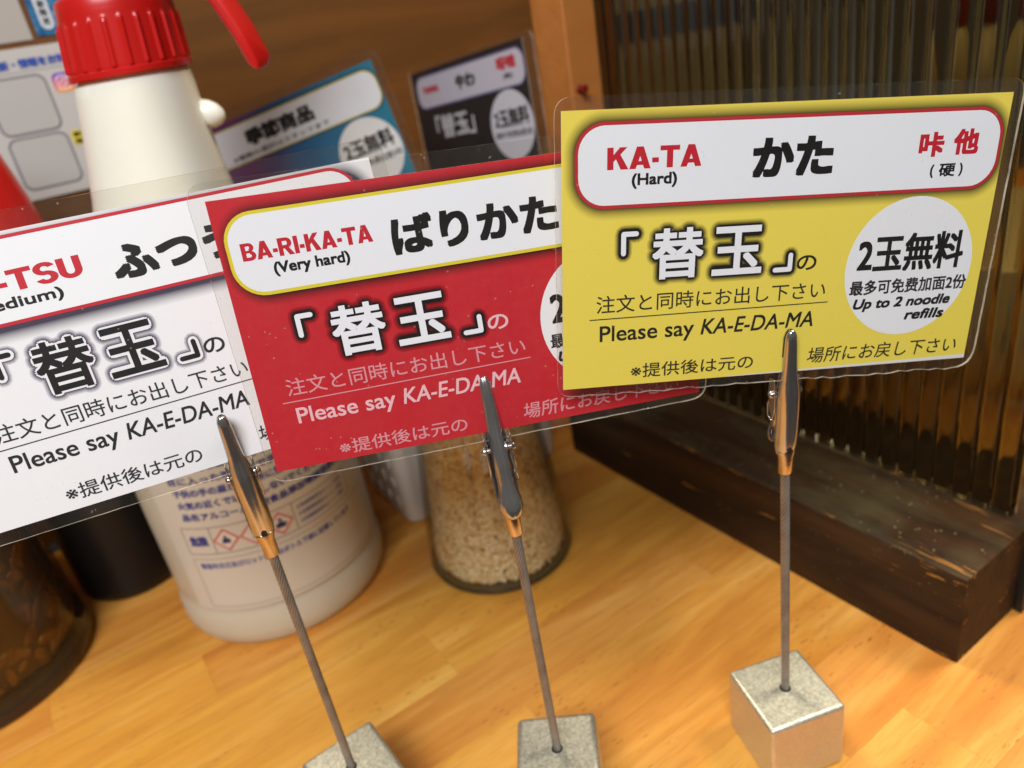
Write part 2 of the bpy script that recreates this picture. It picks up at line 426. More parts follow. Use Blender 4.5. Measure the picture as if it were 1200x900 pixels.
# ------------------------------------------------------------------ lettering
def glyphs(s, offset=0.0, shear=0.0):
    c = bpy.data.curves.new('t', 'FONT'); c.body = s; c.size = 1; c.shear = shear; c.offset = offset; c.resolution_u = 5
    o = bpy.data.objects.new('t', c); COL.objects.link(o); bpy.context.view_layer.update()
    me = bpy.data.meshes.new_from_object(o.evaluated_get(bpy.context.evaluated_depsgraph_get()))
    V = [(v.co.x, v.co.y) for v in me.vertices]; F = [tuple(p.vertices) for p in me.polygons]
    bpy.data.objects.remove(o); bpy.data.curves.remove(c); bpy.data.meshes.remove(me)
    return V, F
def fit_glyphs(s, u0, v0, u1, v1, bold=0.0, shear=0.0, spread=0, k=12, square=True):
    V, F = glyphs(s, 0, shear)
    x0 = min(a for a, _ in V); x1 = max(a for a, _ in V); y0 = min(b for _, b in V); y1 = max(b for _, b in V)
    # bold: several copies moved round a small circle, all inside the wanted box
    r = bold
    W_, H_ = (u1-u0-2*r), (v1-v0-2*r)
    P = [(u0+r+(a-x0)/(x1-x0)*W_, v1-r-(b-y0)/(y1-y0)*H_) for a, b in V]
    R = r+spread
    if R <= 0: return [(P, F)]
    out = [(P, F)]
    if spread == 0 and square:
        for dx, dy in ((1,1),(1,-1),(-1,1),(-1,-1),(1,0),(-1,0),(0,1),(0,-1)):
            out.append(([(x+r*dx, y+r*dy) for x, y in P], F))
        return out
    for j in range(k):
        a = 2*math.pi*j/k; out.append(([(x+R*math.cos(a), y+R*math.sin(a)) for x, y in P], F))
    if R > .55:
        for j in range(k):
            a = 2*math.pi*(j+.5)/k; out.append(([(x+R*.55*math.cos(a), y+R*.55*math.sin(a)) for x, y in P], F))
    return out

W, H = 103.5, 62.9
def arcband(cx, cy, ro, so, ri, si, a0, a1, k=12):
    A = [rad(a0+(a1-a0)*i/k) for i in range(k+1)]
    return [[(cx+ro*math.cos(A[i]), cy+so*math.sin(A[i])), (cx+ro*math.cos(A[i+1]), cy+so*math.sin(A[i+1])),
             (cx+ri*math.cos(A[i+1]), cy+si*math.sin(A[i+1])), (cx+ri*math.cos(A[i]), cy+si*math.sin(A[i]))] for i in range(k)]
def rct(x0, y0, x1, y1): return [[(x0,y0),(x1,y0),(x1,y1),(x0,y1)]]
HEAVY = {   # heavy grotesque capitals, unit height: width, list of layers
 'A': (.96, [[[(0,0),(.29,0),(.62,1),(.33,1)]], [[(.96,0),(.67,0),(.34,1),(.63,1)]], [[(.2,.17),(.76,.17),(.70,.35),(.26,.35)]]]),
 'K': (.94, [rct(0,0,.28,1), [[(.24,.32),(.24,.62),(.56,1),(.89,1)]], [[(.36,.54),(.56,.72),(.95,0),(.60,0)]]]),
 'T': (.88, [rct(0,.78,.88,1), rct(.30,0,.58,.8)]),
 'I': (.28, [rct(0,0,.28,1)]), '-': (.34, [rct(.02,.26,.32,.48)]),
 'F': (.74, [rct(0,0,.28,1), rct(.2,.79,.74,1), rct(.2,.40,.66,.60)]),
 'B': (.86, [rct(0,0,.28,1), rct(.2,.82,.50,1), rct(.2,.43,.52,.58), rct(.2,0,.52,.19), arcband(.48,.745,.32,.255,.06,.075,-90,90), arcband(.50,.28,.36,.28,.09,.09,-90,90)]),
 'R': (.94, [rct(0,0,.28,1), rct(.2,.81,.52,1), rct(.2,.39,.52,.58), arcband(.50,.695,.36,.305,.08,.115,-90,90), [[(.36,.42),(.62,.48),(.95,0),(.62,0)]]]),
 'U': (.86, [rct(0,.35,.28,1), rct(.58,.35,.86,1), arcband(.43,.36,.43,.37,.15,.16,180,360)]),
 'S': (.84, [arcband(.42,.705,.41,.305,.14,.115,18,270,18), arcband(.42,.295,.42,.305,.14,.115,90,-162,18)]),
}
class Card:
    def __init__(s, pos, rot, label, aff=None, paper=None, name='menu_card'):
        s.o = empty(name, pos, (0,0,0), label, 'menu card', 'laminated noodle firmness cards')
        a, b, c = [rad(x) for x in rot]
        s.o.rotation_euler = (Matrix.Rotation(a,3,'Z') @ Matrix.Rotation(b,3,'X') @ Matrix.Rotation(c,3,'Y')).to_euler()
        s.aff = aff or (1,0,0,0,1,0); s.paper = paper or [(0,0),(W,0),(W,H),(0,H)]
    def q(s, u, v, raw=False):
        if not raw:
            a = s.aff; u, v = a[0]*u+a[1]*v+a[2], a[3]*u+a[4]*v+a[5]
        return (u-W/2, H/2-v)
    def sheet(s, mat, back):
        MB().ngon_slab([s.q(u, v, True) for u, v in s.paper], -.12, .12, 0, 1).build('paper', [mat, ink((236,234,228))], s.o, fix=True)
    def film(s, poly, rs, seed=1, jag=0.0):
        pts = []; n_ = len(poly); r_ = random.Random(seed)
        for i in range(n_):
            p0, p1, p2 = Vector(poly[i-1]), Vector(poly[i]), Vector(poly[(i+1) % n_]); r = rs[i]
            a = p1+(p0-p1).normalized()*r; b = p1+(p2-p1).normalized()*r
            for k in range(7):
                t_ = k/6; pts.append(a*(1-t_)**2+p1*2*t_*(1-t_)+b*t_*t_)
            L = (p2-p1).length; st = int(L/2.2)
            p2r = p2-(p2-p1).normalized()*rs[(i+1) % n_]
            for k in range(1, st):
                d_ = (p2-p1).normalized(); nrm = Vector((-d_.y, d_.x)); jj = .05+ (jag if i == 2 else 0)
                pts.append(b+(p2r-b)*k/st + nrm*r_.uniform(-jj, jj))
        MB().ngon_slab([s.q(p.x, p.y, True) for p in pts], -.32, .32, 0, 1).build('laminate', [M_film, M_rim], s.o, fix=True)
    def rrect(s, u0, v0, u1, v1, r, y, mat, name, skew=0):
        pts = []
        for cx, cy, a0 in ((u1-r, v0+r, -90), (u1-r, v1-r, 0), (u0+r, v1-r, 90), (u0+r, v0+r, 180)):
            for k in range(9):
                a = rad(a0+90*k/8); pts.append((cx+r*math.cos(a), cy+r*math.sin(a)))
        vs = [(s.q(u, v)[0], y, s.q(u, v)[1]) for u, v in pts]
        return MB().add(vs, [tuple(range(len(vs)))]).build(name, mat, s.o, fix=False)
    def ell(s, u, v, a, b, y, mat, name):
        vs = [(s.q(u+a*math.cos(t), v+b*math.sin(t))[0], y, s.q(u+a*math.cos(t), v+b*math.sin(t))[1]) for t in [2*math.pi*k/64 for k in range(64)]]
        return MB().add(vs, [tuple(range(64))]).build(name, mat, s.o, fix=False)
    def poly(s, pts, y, mat, name):
        vs = [(s.q(u, v)[0], y, s.q(u, v)[1]) for u, v in pts]
        return MB().add(vs, [tuple(range(len(vs)))]).build(name, mat, s.o, fix=False)
    def heavy(s, txt, u0, v0, u1, v1, col, y=-.165):
        wt = sum(HEAVY[c][0]+.04 for c in txt)-.04; b = MB(); x = 0; k = 0
        for ch in txt:
            w_, layers = HEAVY[ch]
            for ly in layers:
                for q_ in ly:
                    vs = []
                    for a, h in q_:
                        X, Z = s.q(u0+(x+a)/wt*(u1-u0), v1-h*(v1-v0)); vs.append((X, y-.002*(k % 7), Z))
                    b.add(vs, [(0,1,2,3)])
                k += 1
            x += w_+.04
        return b.build('lettering', ink(col), s.o, fix=False)
    def text(s, txt, u0, v0, u1, v1, col, bold=0.0, shear=0.0, y=-.165, spread=0, name='lettering', raw=False, slope=0):
        b = MB(); k = 0
        for P, F in fit_glyphs(txt, u0, v0, u1, v1, bold, shear, spread):
            vs = []
            for u, v in P:
                x, z = s.q(u, v+slope*(u-u0), raw); vs.append((x, y-.0012*k, z))
            b.add(vs, F); k += 1
        return b.build(name, ink(col), s.o, fix=False)

def mixc(a, b, t): return tuple(a[i]*(1-t)+b[i]*t for i in range(3))
def stroke(b, pts, r, y, card, k=10):
    # a fat polyline with square corners: quads per segment plus round joins
    lay = 0
    for i in range(len(pts)-1):
        p, q_ = Vector(pts[i]), Vector(pts[i+1]); d = (q_-p).normalized(); nr = Vector((-d.y, d.x))*r
        c = [p+nr, p-nr, q_-nr, q_+nr]
        b.add([(card.q(t.x, t.y)[0], y-.003*lay, card.q(t.x, t.y)[1]) for t in c], [(0,1,2,3)]); lay += 1
    for t in pts:
        c = [Vector(t)+Vector((math.cos(2*math.pi*j/k), math.sin(2*math.pi*j/k)))*r for j in range(k)]
        b.add([(card.q(u.x, u.y)[0], y-.003*lay, card.q(u.x, u.y)[1]) for u in c], [tuple(range(k))]); lay += 1

def standard(c, paper_col, body, thin, kfill, kline, glowc, ktop=True):
    """the print every card shares: the kaedama slogan, order line, return line and the two-refills disc"""
    B1 = [(16.9,26.6),(14.0,26.6),(14.0,30.9)]; B2 = [(53.9,33.6),(53.9,36.9),(50.3,36.9)]
    # printed halo, outline and fill of the slogan
    for i, (sp, f) in enumerate(((1.95,.15),(1.65,.32),(1.38,.55),(1.12,.80))):
        colr = mixc(paper_col, glowc, f)
        y = -.150 - .0 - i*.028
        b = MB()
        for (g, u0, v0, u1, v1) in (('替',20.9,26.0,32.5,37.1),('玉',35.1,26.4,46.7,37.1)):
            kk = 0
            for P, F in fit_glyphs(g, u0, v0, u1, v1, .30, 0, sp-.30, 30):
                b.add([(c.q(u, v)[0], y-.0004*kk, c.q(u, v)[1]) for u, v in P], F); kk += 1
        for B in (B1, B2): stroke(b, B, .35+sp*.85, y-.001, c)
        b.build('slogan_halo', ink(colr), c.o, fix=False)
    y = -.268; b = MB()
    for (g, u0, v0, u1, v1) in (('替',20.9,26.0,32.5,37.1),('玉',35.1,26.4,46.7,37.1)):
        kk = 0
        for P, F in fit_glyphs(g, u0, v0, u1, v1, .30, 0, .62):
            b.add([(c.q(u, v)[0], y-.0006*kk, c.q(u, v)[1]) for u, v in P], F); kk += 1
    for B in (B1, B2): stroke(b, B, 1.18, y-.001, c)
    b.build('slogan_outline', ink(kline), c.o, fix=False)
    y = -.288; b = MB()
    for (g, u0, v0, u1, v1) in (('替',20.7,25.8,32.7,37.3),('玉',34.9,26.2,46.9,37.3)):
        kk = 0
        for P, F in fit_glyphs(g, u0, v0, u1, v1, .26, 0, 0):
            b.add([(c.q(u, v)[0], y-.0006*kk, c.q(u, v)[1]) for u, v in P], F); kk += 1
    for B in (B1, B2): stroke(b, B, .56, y-.001, c)
    b.build('slogan', ink(kfill), c.o, fix=False)
    c.text('の', 55.6,33.9,60.5,37.4, body, .07)
    c.text('注文と同時にお出し下さい', 7.9,40.3,63.5,44.4, thin, .02)
    c.poly([(6.3,45.68),(64.4,45.35),(64.4,45.6),(6.3,45.93)], -.16, ink(thin), 'underline')
    c.text('Please say', 8.7,47.4,31.4,52.4, body, .06)
    c.text('KA-E-DA-MA', 33.1,47.4,61.2,51.2, body, .06, .2)
    c.text('※提供後は元の', 16.3,57.2,46.8,60.8, thin, .03)
    c.text('場所にお戻し下さい', 60.7,56.7,100.2,60.7, thin, .03, .12)
    c.ell(84.2,38.4,16.2,16.6, -.15, ink((238,238,240)), 'disc')
    c.text('2玉無料', 70.8,30.2,97.8,39.2, (26,24,24), .22)
    c.text('最多可免费加面2份', 69.7,40.9,99.9,44.5, (40,38,38), .09)
    c.text('Up to 2 noodle', 71.1,45.4,96.4,48.7, (26,24,24), .13, .22)
    c.text('refills', 84.9,48.8,95.3,51.4, (26,24,24), .13, .22)

def header(c, border, wb=.75, fill=(238,239,243), r=6.6):
    c.rrect(3.0,2.8,102.7,20.9, r, -.145, ink(border), 'title_border')
    c.rrect(3.0+wb,2.8+wb,102.7-wb,20.9-wb, r-wb, -.155, ink(fill), 'title_box')
HB = (52.85-W/2, H/2-11.85, 49.85, 9.05, 6.6)
RED_INK = (196,32,48); K = (22,20,20)

# yellow card
cy = Card((66.8,165.47,167.2), (4.66,-4.48,7.82), 'yellow laminated card reading KA-TA (Hard), nearest on the right, held by a clip stand')
cy.paper = [(0.2,0.4),(103.5,0),(103.1,62.6),(0,62.3)]
cy.sheet(mat_paper('yellow_print', lin((240,217,84)), lin((58,50,20)), HB), None)
cy.poly([(40,62.25),(103.1,61.6),(103.1,62.55),(40,62.4)], -.14, ink((226,226,222)), 'unprinted_edge')
header(cy, (190,44,52))
cy.heavy('KA-TA', 10.1,8.1,31.2,12.7, RED_INK)
cy.text('(Hard)', 15.6,13.6,25.8,16.9, K, .11)
cy.text('かた', 42.9,7.4,61.9,15.9, K, .45)
cy.text('咔', 82.3,7.8,88.4,13.2, RED_INK, .26); cy.text('他', 90.7,7.4,97.0,13.0, RED_INK, .26)
cy.text('(', 85.9,14.9,86.8,17.9, K, .10); cy.text('硬', 88.1,14.8,92.1,17.7, K, .10); cy.text(')', 93.1,14.8,94.0,17.8, K, .10)
standard(cy, (240,217,84), (40,36,28), (52,48,34), (240,240,244), (26,24,22), (50,44,20))
cy.film([(-1.3,-2.3),(106.3,-3.0),(105.7,65.2),(-1.3,64.2)], [4,4,5.5,3.5], 3, .25)

# red card
cr = Card((-6.84,165.62,165.46), (7.03,-7.06,2.6), 'red laminated card reading BA-RI-KA-TA (Very hard), in the middle between the yellow and white cards',
          (1.0074,.0146,-.97,.0001,1.0093,-.288), [(.5,-.6),(105.4,.3),(106.3,62.7),(1.0,62.2)])
cr.sheet(mat_paper('red_print', lin((196,24,38)), lin((26,8,8)), HB), None)
header(cr, (226,206,52))
cr.aff = (1,0,0,0,1,0)
cr.heavy('BA-RI-KA-TA', 5.2,9.1,33.3,12.9, RED_INK)
cr.text('(Very hard)', 11.1,13.9,27.6,17.2, K, .11)
cr.text('ばりかた', 37.3,8.4,75.2,16.8, K, .38)
cr.aff = (1.0074,.0146,-.97,.0001,1.0093,-.288)
standard(cr, (196,24,38), (238,190,196), (224,150,158), (240,240,246), (20,16,16), (60,6,10))
cr.film([(-3.2,-4.6),(107.9,-3.2),(108.3,64.4),(-.6,65.0)], [5,4,4.5,4], 5)

# white card
cw = Card((-73.88,170.42,169.49), (19.26,-13.12,.75), 'white laminated card reading FU-TSU (Medium), leftmost, partly behind the red card',
          (.989,.0284,-1.0,.004,1.0417,-1.96), [(-1.5,0),(105.3,.9),(105.0,64.0),(-.5,63.4)])
cw.sheet(mat_paper('white_print', lin((238,237,240)), lin((48,34,62)), HB, 3.0), None)
header(cw, (196,34,50))
cw.aff = (1,0,0,0,1,0)
cw.heavy('FU-TSU', 10.2,8.4,36.4,13.0, RED_INK)
cw.text('(Medium)', 11.5,14.0,31.1,17.2, K, .11)
cw.text('ふつう', 42.2,8.3,69.2,16.2, K, .45)
cw.aff = (.989,.0284,-1.0,.004,1.0417,-1.96)
standard(cw, (236,235,240), (40,36,40), (48,46,50), (26,22,24), (236,234,240), (48,38,54))
cw.film([(-5,-4.2),(109.1,-3.3),(109,67),(-4,66.3)], [4,4,4,4], 8)

# season card (further back)
cs = Card((-83.09,392.55,174.63), (-8.64,-5.41,-12.16), 'blue and purple laminated card for seasonal items, tilted, behind the spray bottle')
cs.sheet(mat_paper('season_print', lin((20,120,150)), lin((20,50,60)), HB, 1.6,
         grad=[(0.0, lin((120,40,110))), (.28, lin((112,44,112))), (.5, lin((36,100,150))), (1.0, lin((18,120,146)))]), None)
header(cs, (206,190,80), .6)
cs.text('季節商品', 29.8,6.6,67.4,14.6, K, .5)
cs.text('※種類の選択はスタッフまで', 19,16.6,73,19.2, (60,56,60), .06)
cs.ell(86.5,38.6,16.2,16.6, -.15, ink((232,230,228)), 'disc')
cs.text('2玉無料', 73.5,30.2,100.0,38.8, (34,32,32), .30)
cs.text('最多可免费加面2份', 72.7,40.9,101.5,44.2, (50,48,48), .09)
cs.film([(-3,-4.4),(107.5,-4.4),(107.5,66),(-3,66)], [4,4,4,4], 9)

# black card (further back)
ck = Card((3.63,434.19,177.03), (-54.5,-4.15,-6.58), 'black laminated card with a white title box, turned sideways at the back near the post')
ck.sheet(mat_paper('black_print', lin((22,18,20)), lin((14,10,14)), HB, 1.5), None)
header(ck, (110,104,140), 1.0, (206,202,214))
ck.text('YAWA', 9.4,9.0,26.0,12.8, RED_INK, .4)
ck.text('やわ', 42.6,7.6,60.8,15.2, K, .45)
ck.text('呀哇', 80.6,5.6,96.0,12.0, RED_INK, .4)
ck.text('(软)', 84.5,13.6,92.5,16.8, K, .12)
ck.text('「替玉」', 16.5,25.4,54,38.4, (206,204,208), .35)
ck.ell(85.5,38.4,17.5,17.2, -.15, ink((214,212,222)), 'disc')
ck.text('2玉無料', 71.5,30.0,100.0,39.2, (34,32,32), .30)
ck.text('最多可免费加面2份', 71.0,41.0,101,44.4, (50,48,48), .09)
ck.film([(-2,-2),(111,-2),(111,65.5),(-2,65.5)], [3,4,4,3], 11)

# ------------------------------------------------------------------ clip stands
def arch_ring(z, w_, d, y0, kx, side=-1, th=.38, seg=28, flat=1.9):
    """one cross-section of a jaw: an arch of half-width w_ and depth d bulging towards side*y, with wall thickness th"""
    out = []; inn = []
    for j in range(seg+1):
        a = math.pi*j/seg; ca, sa = math.cos(a), math.sin(a)
        cx_ = math.copysign(abs(ca)**(2/flat), ca); sy = abs(sa)**(2/flat)
        sy *= 1-.10*math.exp(-((j-seg/2)/(seg*.085))**2)
        out.append((w_*cx_, y0+kx*z+side*d*sy, z))
        inn.append((max(w_-th, .2)*cx_, y0+kx*z+side*max(d-th, .15)*sy, z))
    return out+inn[::-1]
def stand(pos, yaw_block, yaw_clip, card_rot, zf, ztip, kx, label, flip=False, rounded=1.2, grp='clip stands holding the menu cards', tall=25):
    o = empty('card_stand', pos, (0,0,0), label, 'clip stand', grp)
    b = MB().box(-12.5,12.5,-12.5,12.5,.1,tall,0,0).build('base_block', M_block, o, rotz=rad(yaw_block), bevel=rounded, smooth=True)
    # flat near-black disc painting the shade of the hole where the cable enters
    MB().lathe([(1.75,tall+.01),(1.75,tall+.05)], 20).build('socket_shade', M_dark, o)
    # twisted cable, eight strands
    rings = []; Lz = zf+3-tall; ns = int(Lz/0.5)
    for i in range(ns+1):
        z = tall-.5+Lz*i/ns; tw = z/13.5*2*math.pi
        rings.append([((.98+.30*abs(math.cos(4*(a))))*math.cos(a+tw), (.98+.30*abs(math.cos(4*(a))))*math.sin(a+tw), z) for a in [2*math.pi*j/48 for j in range(48)]])
    MB().loft(rings).build('cable', M_wire, o, smooth=True, angle=60)
    # clip, built in a frame whose z starts at the ferrule foot
    C_ = empty('clip', (0,0,zf), (0,0,rad(yaw_clip)+(math.pi if flip else 0))); C_.parent = o
    L = ztip-zf
    def s_(z): return z*L/42.0
    Z = lambda z: s_(z)
    A = [(5.2,1.9,1.7),(6.5,2.5,2.1),(8.5,2.95,2.6),(12,3.0,3.0),(18,2.98,3.1),(23,2.9,2.9),(26,2.7,2.5),(28.5,2.3,2.0),(31,2.0,1.7),(35,1.75,1.45),(39,1.55,1.25),(40.6,1.42,1.1),(41.5,1.05,.8),(42,.5,.45)]
    rings = [arch_ring(Z(z), w_, d, .8, kx) for z, w_, d in A]
    MB().loft(rings).build('jaw', M_chrome, C_, smooth=True, angle=70)
    # ferrule of the fixed jaw: crimped brass sleeve round the cable
    fr_ = []
    for z, a_, b_ in ((0,1.75,1.6),(.3,1.95,1.8),(4.8,1.95,1.8),(5.6,2.15,1.9),(7.2,2.5,1.9)):
        fr_.append([(a_*math.cos(t)*1.0, kx*Z(z)*.6+b_*math.sin(t), Z(z)) for t in [2*math.pi*j/24 for j in range(24)]])
    MB().loft(fr_).build('ferrule', M_brass, C_, smooth=True, angle=50)
    # small near-black disc above the ferrule, painted shade of a punched hole
    hz = Z(8.0)
    hb = MB(); hb.add([( .8*math.cos(t), .8+kx*hz-2.62-.02*0, hz+.8*math.sin(t)) for t in [2*math.pi*j/16 for j in range(16)]], [tuple(range(16))]); 
    hb.v = [(x, y-.02-0.35*(1-(x/.8)**2)*0, z) for x, y, z in hb.v]; hb.build('hole_shade_disc', M_dark, C_, fix=False)
    # lever jaw on the other side, with a thumb bulb at its foot
    Bp = [(7.2,.6,.6),(7.6,1.7,1.4),(8.6,2.55,2.1),(10.2,3.0,2.5),(12,2.9,2.5),(14,2.35,2.3),(16.5,2.1,2.2),(20,2.25,2.5),(24,2.25,2.6),(28,2.0,2.2),(32,1.8,1.8),(36,1.62,1.5),(40,1.45,1.25),(41.5,1.0,.8),(42,.5,.4)]
    def lean(z): return max(0, (30-z))*.15
    rings = []
    for z, w_, d in Bp:
        r_ = arch_ring(Z(z), w_, d, .8+.8, kx, 1)
        rings.append([(x, y+lean(z), zz) for x, y, zz in r_])
    MB().loft(rings).build('lever', M_chrome, C_, smooth=True, angle=70)
    # ears and rivet
    zr = Z(24.0); yr = .8+kx*zr+1.6
    for sx in (-1, 1):
        pts = [(yr-1.3, Z(28.5)), (yr+1.4, Z(28.0)), (yr+2.2, zr), (yr+1.8, Z(19)), (yr+.4, Z(16.5)), (yr-.9, Z(19)), (yr-1.6, zr)]
        x0 = sx*3.05; x1 = sx*3.4
        vs = [(x0, y, z) for y, z in pts]+[(x1, y, z) for y, z in pts]; n_ = len(pts)
        fs = [tuple(range(n_)), tuple(range(n_, 2*n_))[::-1]]+[(i, (i+1) % n_, n_+(i+1) % n_, n_+i) for i in range(n_)]
        MB().add(vs, fs).build('ear', M_chrome, C_, bevel=.12, smooth=True)
    rv = MB(); 
    prof = [(-4.35,.35),(-4.2,.8),(-3.75,1.0),(-3.45,1.0),(-3.44,.6),(3.44,.6),(3.45,1.0),(3.75,1.0),(4.2,.8),(4.35,.35)]
    rv.loft([[(x, yr+r*math.cos(2*math.pi*j/16), zr+r*math.sin(2*math.pi*j/16)) for j in range(16)] for x, r in prof]).build('rivet', M_chrome, C_, smooth=True, angle=50)
    pts = [(-1.9+.55*t_/(2*math.pi)*.55, yr+1.75*math.cos(t_), zr+1.75*math.sin(t_)) for t_ in [2*math.pi*j/18 for j in range(18*6)]]
    leg = [(-2.4, yr+2.2, zr-1.0), (-2.9, yr+3.4, zr-4.5), (-3.1, yr+3.2, zr-7.4), (-2.9, yr+1.9, zr-8.6), (-2.6, yr+.6, zr-7.8)]
    MB().tube(pts, .26, 8).tube(leg, .24, 8).build('spring', M_chrome, C_, smooth=True, angle=60)
    return o

def kx_for(stem, cardpos, cardrot, yaw, flip, zf, zgrip=137.0):
    a, b, c = [rad(x) for x in cardrot]
    N = (Matrix.Rotation(a,3,'Z') @ Matrix.Rotation(b,3,'X') @ Matrix.Rotation(c,3,'Y')) @ Vector((0,1,0))
    d = N.dot(Vector(cardpos)-Vector((stem[0], stem[1], zgrip)))      # how far the card lies behind the stem at the grip
    Y = d/N.y*math.cos(rad(yaw))
    if flip: Y = -Y
    return (Y-1.2)/(zgrip-zf)
sR, sM, sL = (67.24,164.98), (-5.72,157.84), (-69.71,164.31)
stand((*sR,0), 10.8, 4.66, None, 105.3, 147.4, kx_for(sR,(66.8,165.47,167.2),(4.66,-4.48,7.82),4.66,False,105.3), 'clip stand on a silver cube holding the yellow card, rightmost')
stand((*sM,0), -5.1, 7.03, None, 106.2, 148.9, kx_for(sM,(-6.84,165.62,165.46),(7.03,-7.06,2.6),7.03,True,106.2), 'clip stand on a silver cube holding the red card, in the middle', flip=True, rounded=1.8)
stand((*sL,0), 31.8, 19.3, None, 108.3, 150.8, kx_for(sL,(-73.88,170.42,169.49),(19.26,-13.12,.75),19.3,False,108.3), 'clip stand on a silver cube holding the white card, leftmost', rounded=1.5)
# the two stands at the back
def plane_pt(pos, rot, u, v):
    a, b, c = [rad(x) for x in rot]
    return Vector(pos) + (Matrix.Rotation(a,3,'Z') @ Matrix.Rotation(b,3,'X') @ Matrix.Rotation(c,3,'Y')) @ Vector((u-W/2,0,H/2-v))
p = plane_pt((-83.09,392.55,174.63), (-8.64,-5.41,-12.16), 52, 56)
stand((p.x,p.y+.8,0), 20, -8.64, None, p.z-30, p.z+12, .0, 'clip stand holding the blue seasonal card at the back')
p = plane_pt((3.63,434.19,177.03), (-54.5,-4.15,-6.58), 52, 56)
stand((p.x+.6,p.y+.6,0), -20, -54.5, None, p.z-30, p.z+12, .0, 'clip stand holding the black card at the back')

# ------------------------------------------------------------------ spray bottle
SB = (-122.8, 300.1)
spray = empty('spray_bottle', (*SB,0), (0,0,0), 'white plastic spray bottle with red collar and red trigger, blue printed label', 'spray bottle')
def ax(z):
    if z < 120: return (0,0)
    t_ = (z-120)/130.0; return (11.0*t_**1.15, 0)
prof = [(30,1.2),(43,.4),(45.6,.8),(47.2,3.5),(47.6,8),(47.4,13),(46.6,17),(45.7,19.5),(46.0,22),(46.4,26),(46.5,60),(46.2,95),(45.2,112),(42.5,125),(38.5,137),(34,150),(30.2,163),(27,176),(24.6,188),(22.8,200),(21.2,212),(20.3,221),(19.6,225),(17.0,227.5),(15.0,228)]
def mat_bottle():
    t = NT('translucent_bottle'); v = t.coord(); sp = t.n('ShaderNodeSeparateXYZ'); t.l(v, sp.inputs[0])
    # the liquid inside shows as a greyer, warmer body below the fill line; the empty neck is milky white
    f = t.ramp(t.math('ADD', t.math('MULTIPLY', sp.outputs[2], 6.0), t.math('MULTIPLY', t.noise(v, 30, 2), .05)), [(.66,(0,0,0,1)),(.74,(1,1,1,1))])
    col = t.mix(f, lin((204,197,176)), lin((236,236,220)))
    b = t.pbsdf(col, .32, 0, .5, t.bump(t.noise(v, 70, 3), .08, .0008)); b.inputs['Subsurface Weight'].default_value = .3
    b.inputs['Subsurface Radius'].default_value = (.012,.009,.006); b.inputs['Subsurface Scale'].default_value = 1
    return t.done(b.outputs[0])
M_bot = mat_bottle()
MB().lathe(prof, 96, ax).build('body', M_bot, spray, True)
ox, oy = ax(206)
# round knob on the right of the neck
kb = []
for i in range(9):
    a = -math.pi/2+math.pi*i/8
    kb.append([(ox+21.3+7.4*math.sin(a), 3+4.9*math.cos(a)*math.cos(t_), 209.6-.16*7.6*math.sin(a)+5.3*math.cos(a)*math.sin(t_)) for t_ in [2*math.pi*j/20 for j in range(20)]])
MB().loft(kb).build('neck_knob', M_bot, spray, True)
# red collar with grip ribs
def ribf(r, z, a):
    if 229.5 < z < 244.6:
        q = ((a*24/(2*math.pi)) % 1.0-.5)/.13
        return r + .85*math.exp(-q**4)*min(1, (244.8-z)/1.2)
    return r
cx_, cy_ = ax(240)
cp = [(20.6,226.6),(20.9,227.0),(20.9,228.6),(20.2,229.2)]+[(20.2-1.1*k/24, 229.8+17.2*k/24) for k in range(25)]+[(19.0,247.6),(18.9,250.5),(18.2,251.6),(15.5,252),(10,252.1)]
MB().lathe(cp, 260, ax, rf=ribf).build('collar', M_red, spray, True)
MB().lathe([(15.4,251.9),(15.6,256),(13.5,262),(12,268)], 40, ax).build('throat', M_white_pl, spray, True)
# sprayer head, trigger, nozzle (mostly above the picture)
hx, hy = ax(262)
hd = []
for x, w_, z0, z1 in ((-26,6,281,291),(-24,11,274,296),(-10,13,262,300),(8,12.5,262,301),(26,11,272,300),(40,9,278,298),(44,6,281,295)):
    hd.append([(hx+x, hy+w_*math.copysign(abs(math.cos(t_))**.6, math.cos(t_)), (z0+z1)/2+(z1-z0)/2*math.copysign(abs(math.sin(t_))**.6, math.sin(t_))) for t_ in [2*math.pi*j/28 for j in range(28)]])
MB().loft(hd).build('sprayer_head', M_white_pl, spray, True)
MB().loft([[(hx+44+x, hy+r*math.cos(t_), 288+r*math.sin(t_)) for t_ in [2*math.pi*j/28 for j in range(28)]] for x, r in ((-.5,8),(1,8.6),(9,8.2),(10,7.2))]).build('nozzle', M_red, spray, True)
tp = [(26,-12,282),(32,-12.5,272),(39,-13,262),(45,-13.5,253),(50.5,-14,243),(54.5,-14.5,233),(57,-15,224),(57.6,-15,221.5)]
tr_ = []
for i, (x, y, z) in enumerate(tp):
    a = Vector(tp[max(i-1,0)]); b_ = Vector(tp[min(i+1,len(tp)-1)]); d = (b_-a).normalized(); nrm = Vector((0,-1,0)).cross(d).normalized()
    hw = 6.6 if i < len(tp)-1 else 6.0; th = 2.9 if i < len(tp)-1 else 1.4
    ring = [(-hw,-th*.6),(-hw*.6,-th),(hw*.6,-th),(hw,-th*.6),(hw,th*.3),(hw*.15,th*1.5),(-hw*.15,th*1.5),(-hw,th*.3)]
    tr_.append([(x+nrm.x*q, y+p_, z+nrm.z*q) for p_, q in ring])
MB().loft(tr_).build('trigger', M_red, spray, True, bevel=.5)

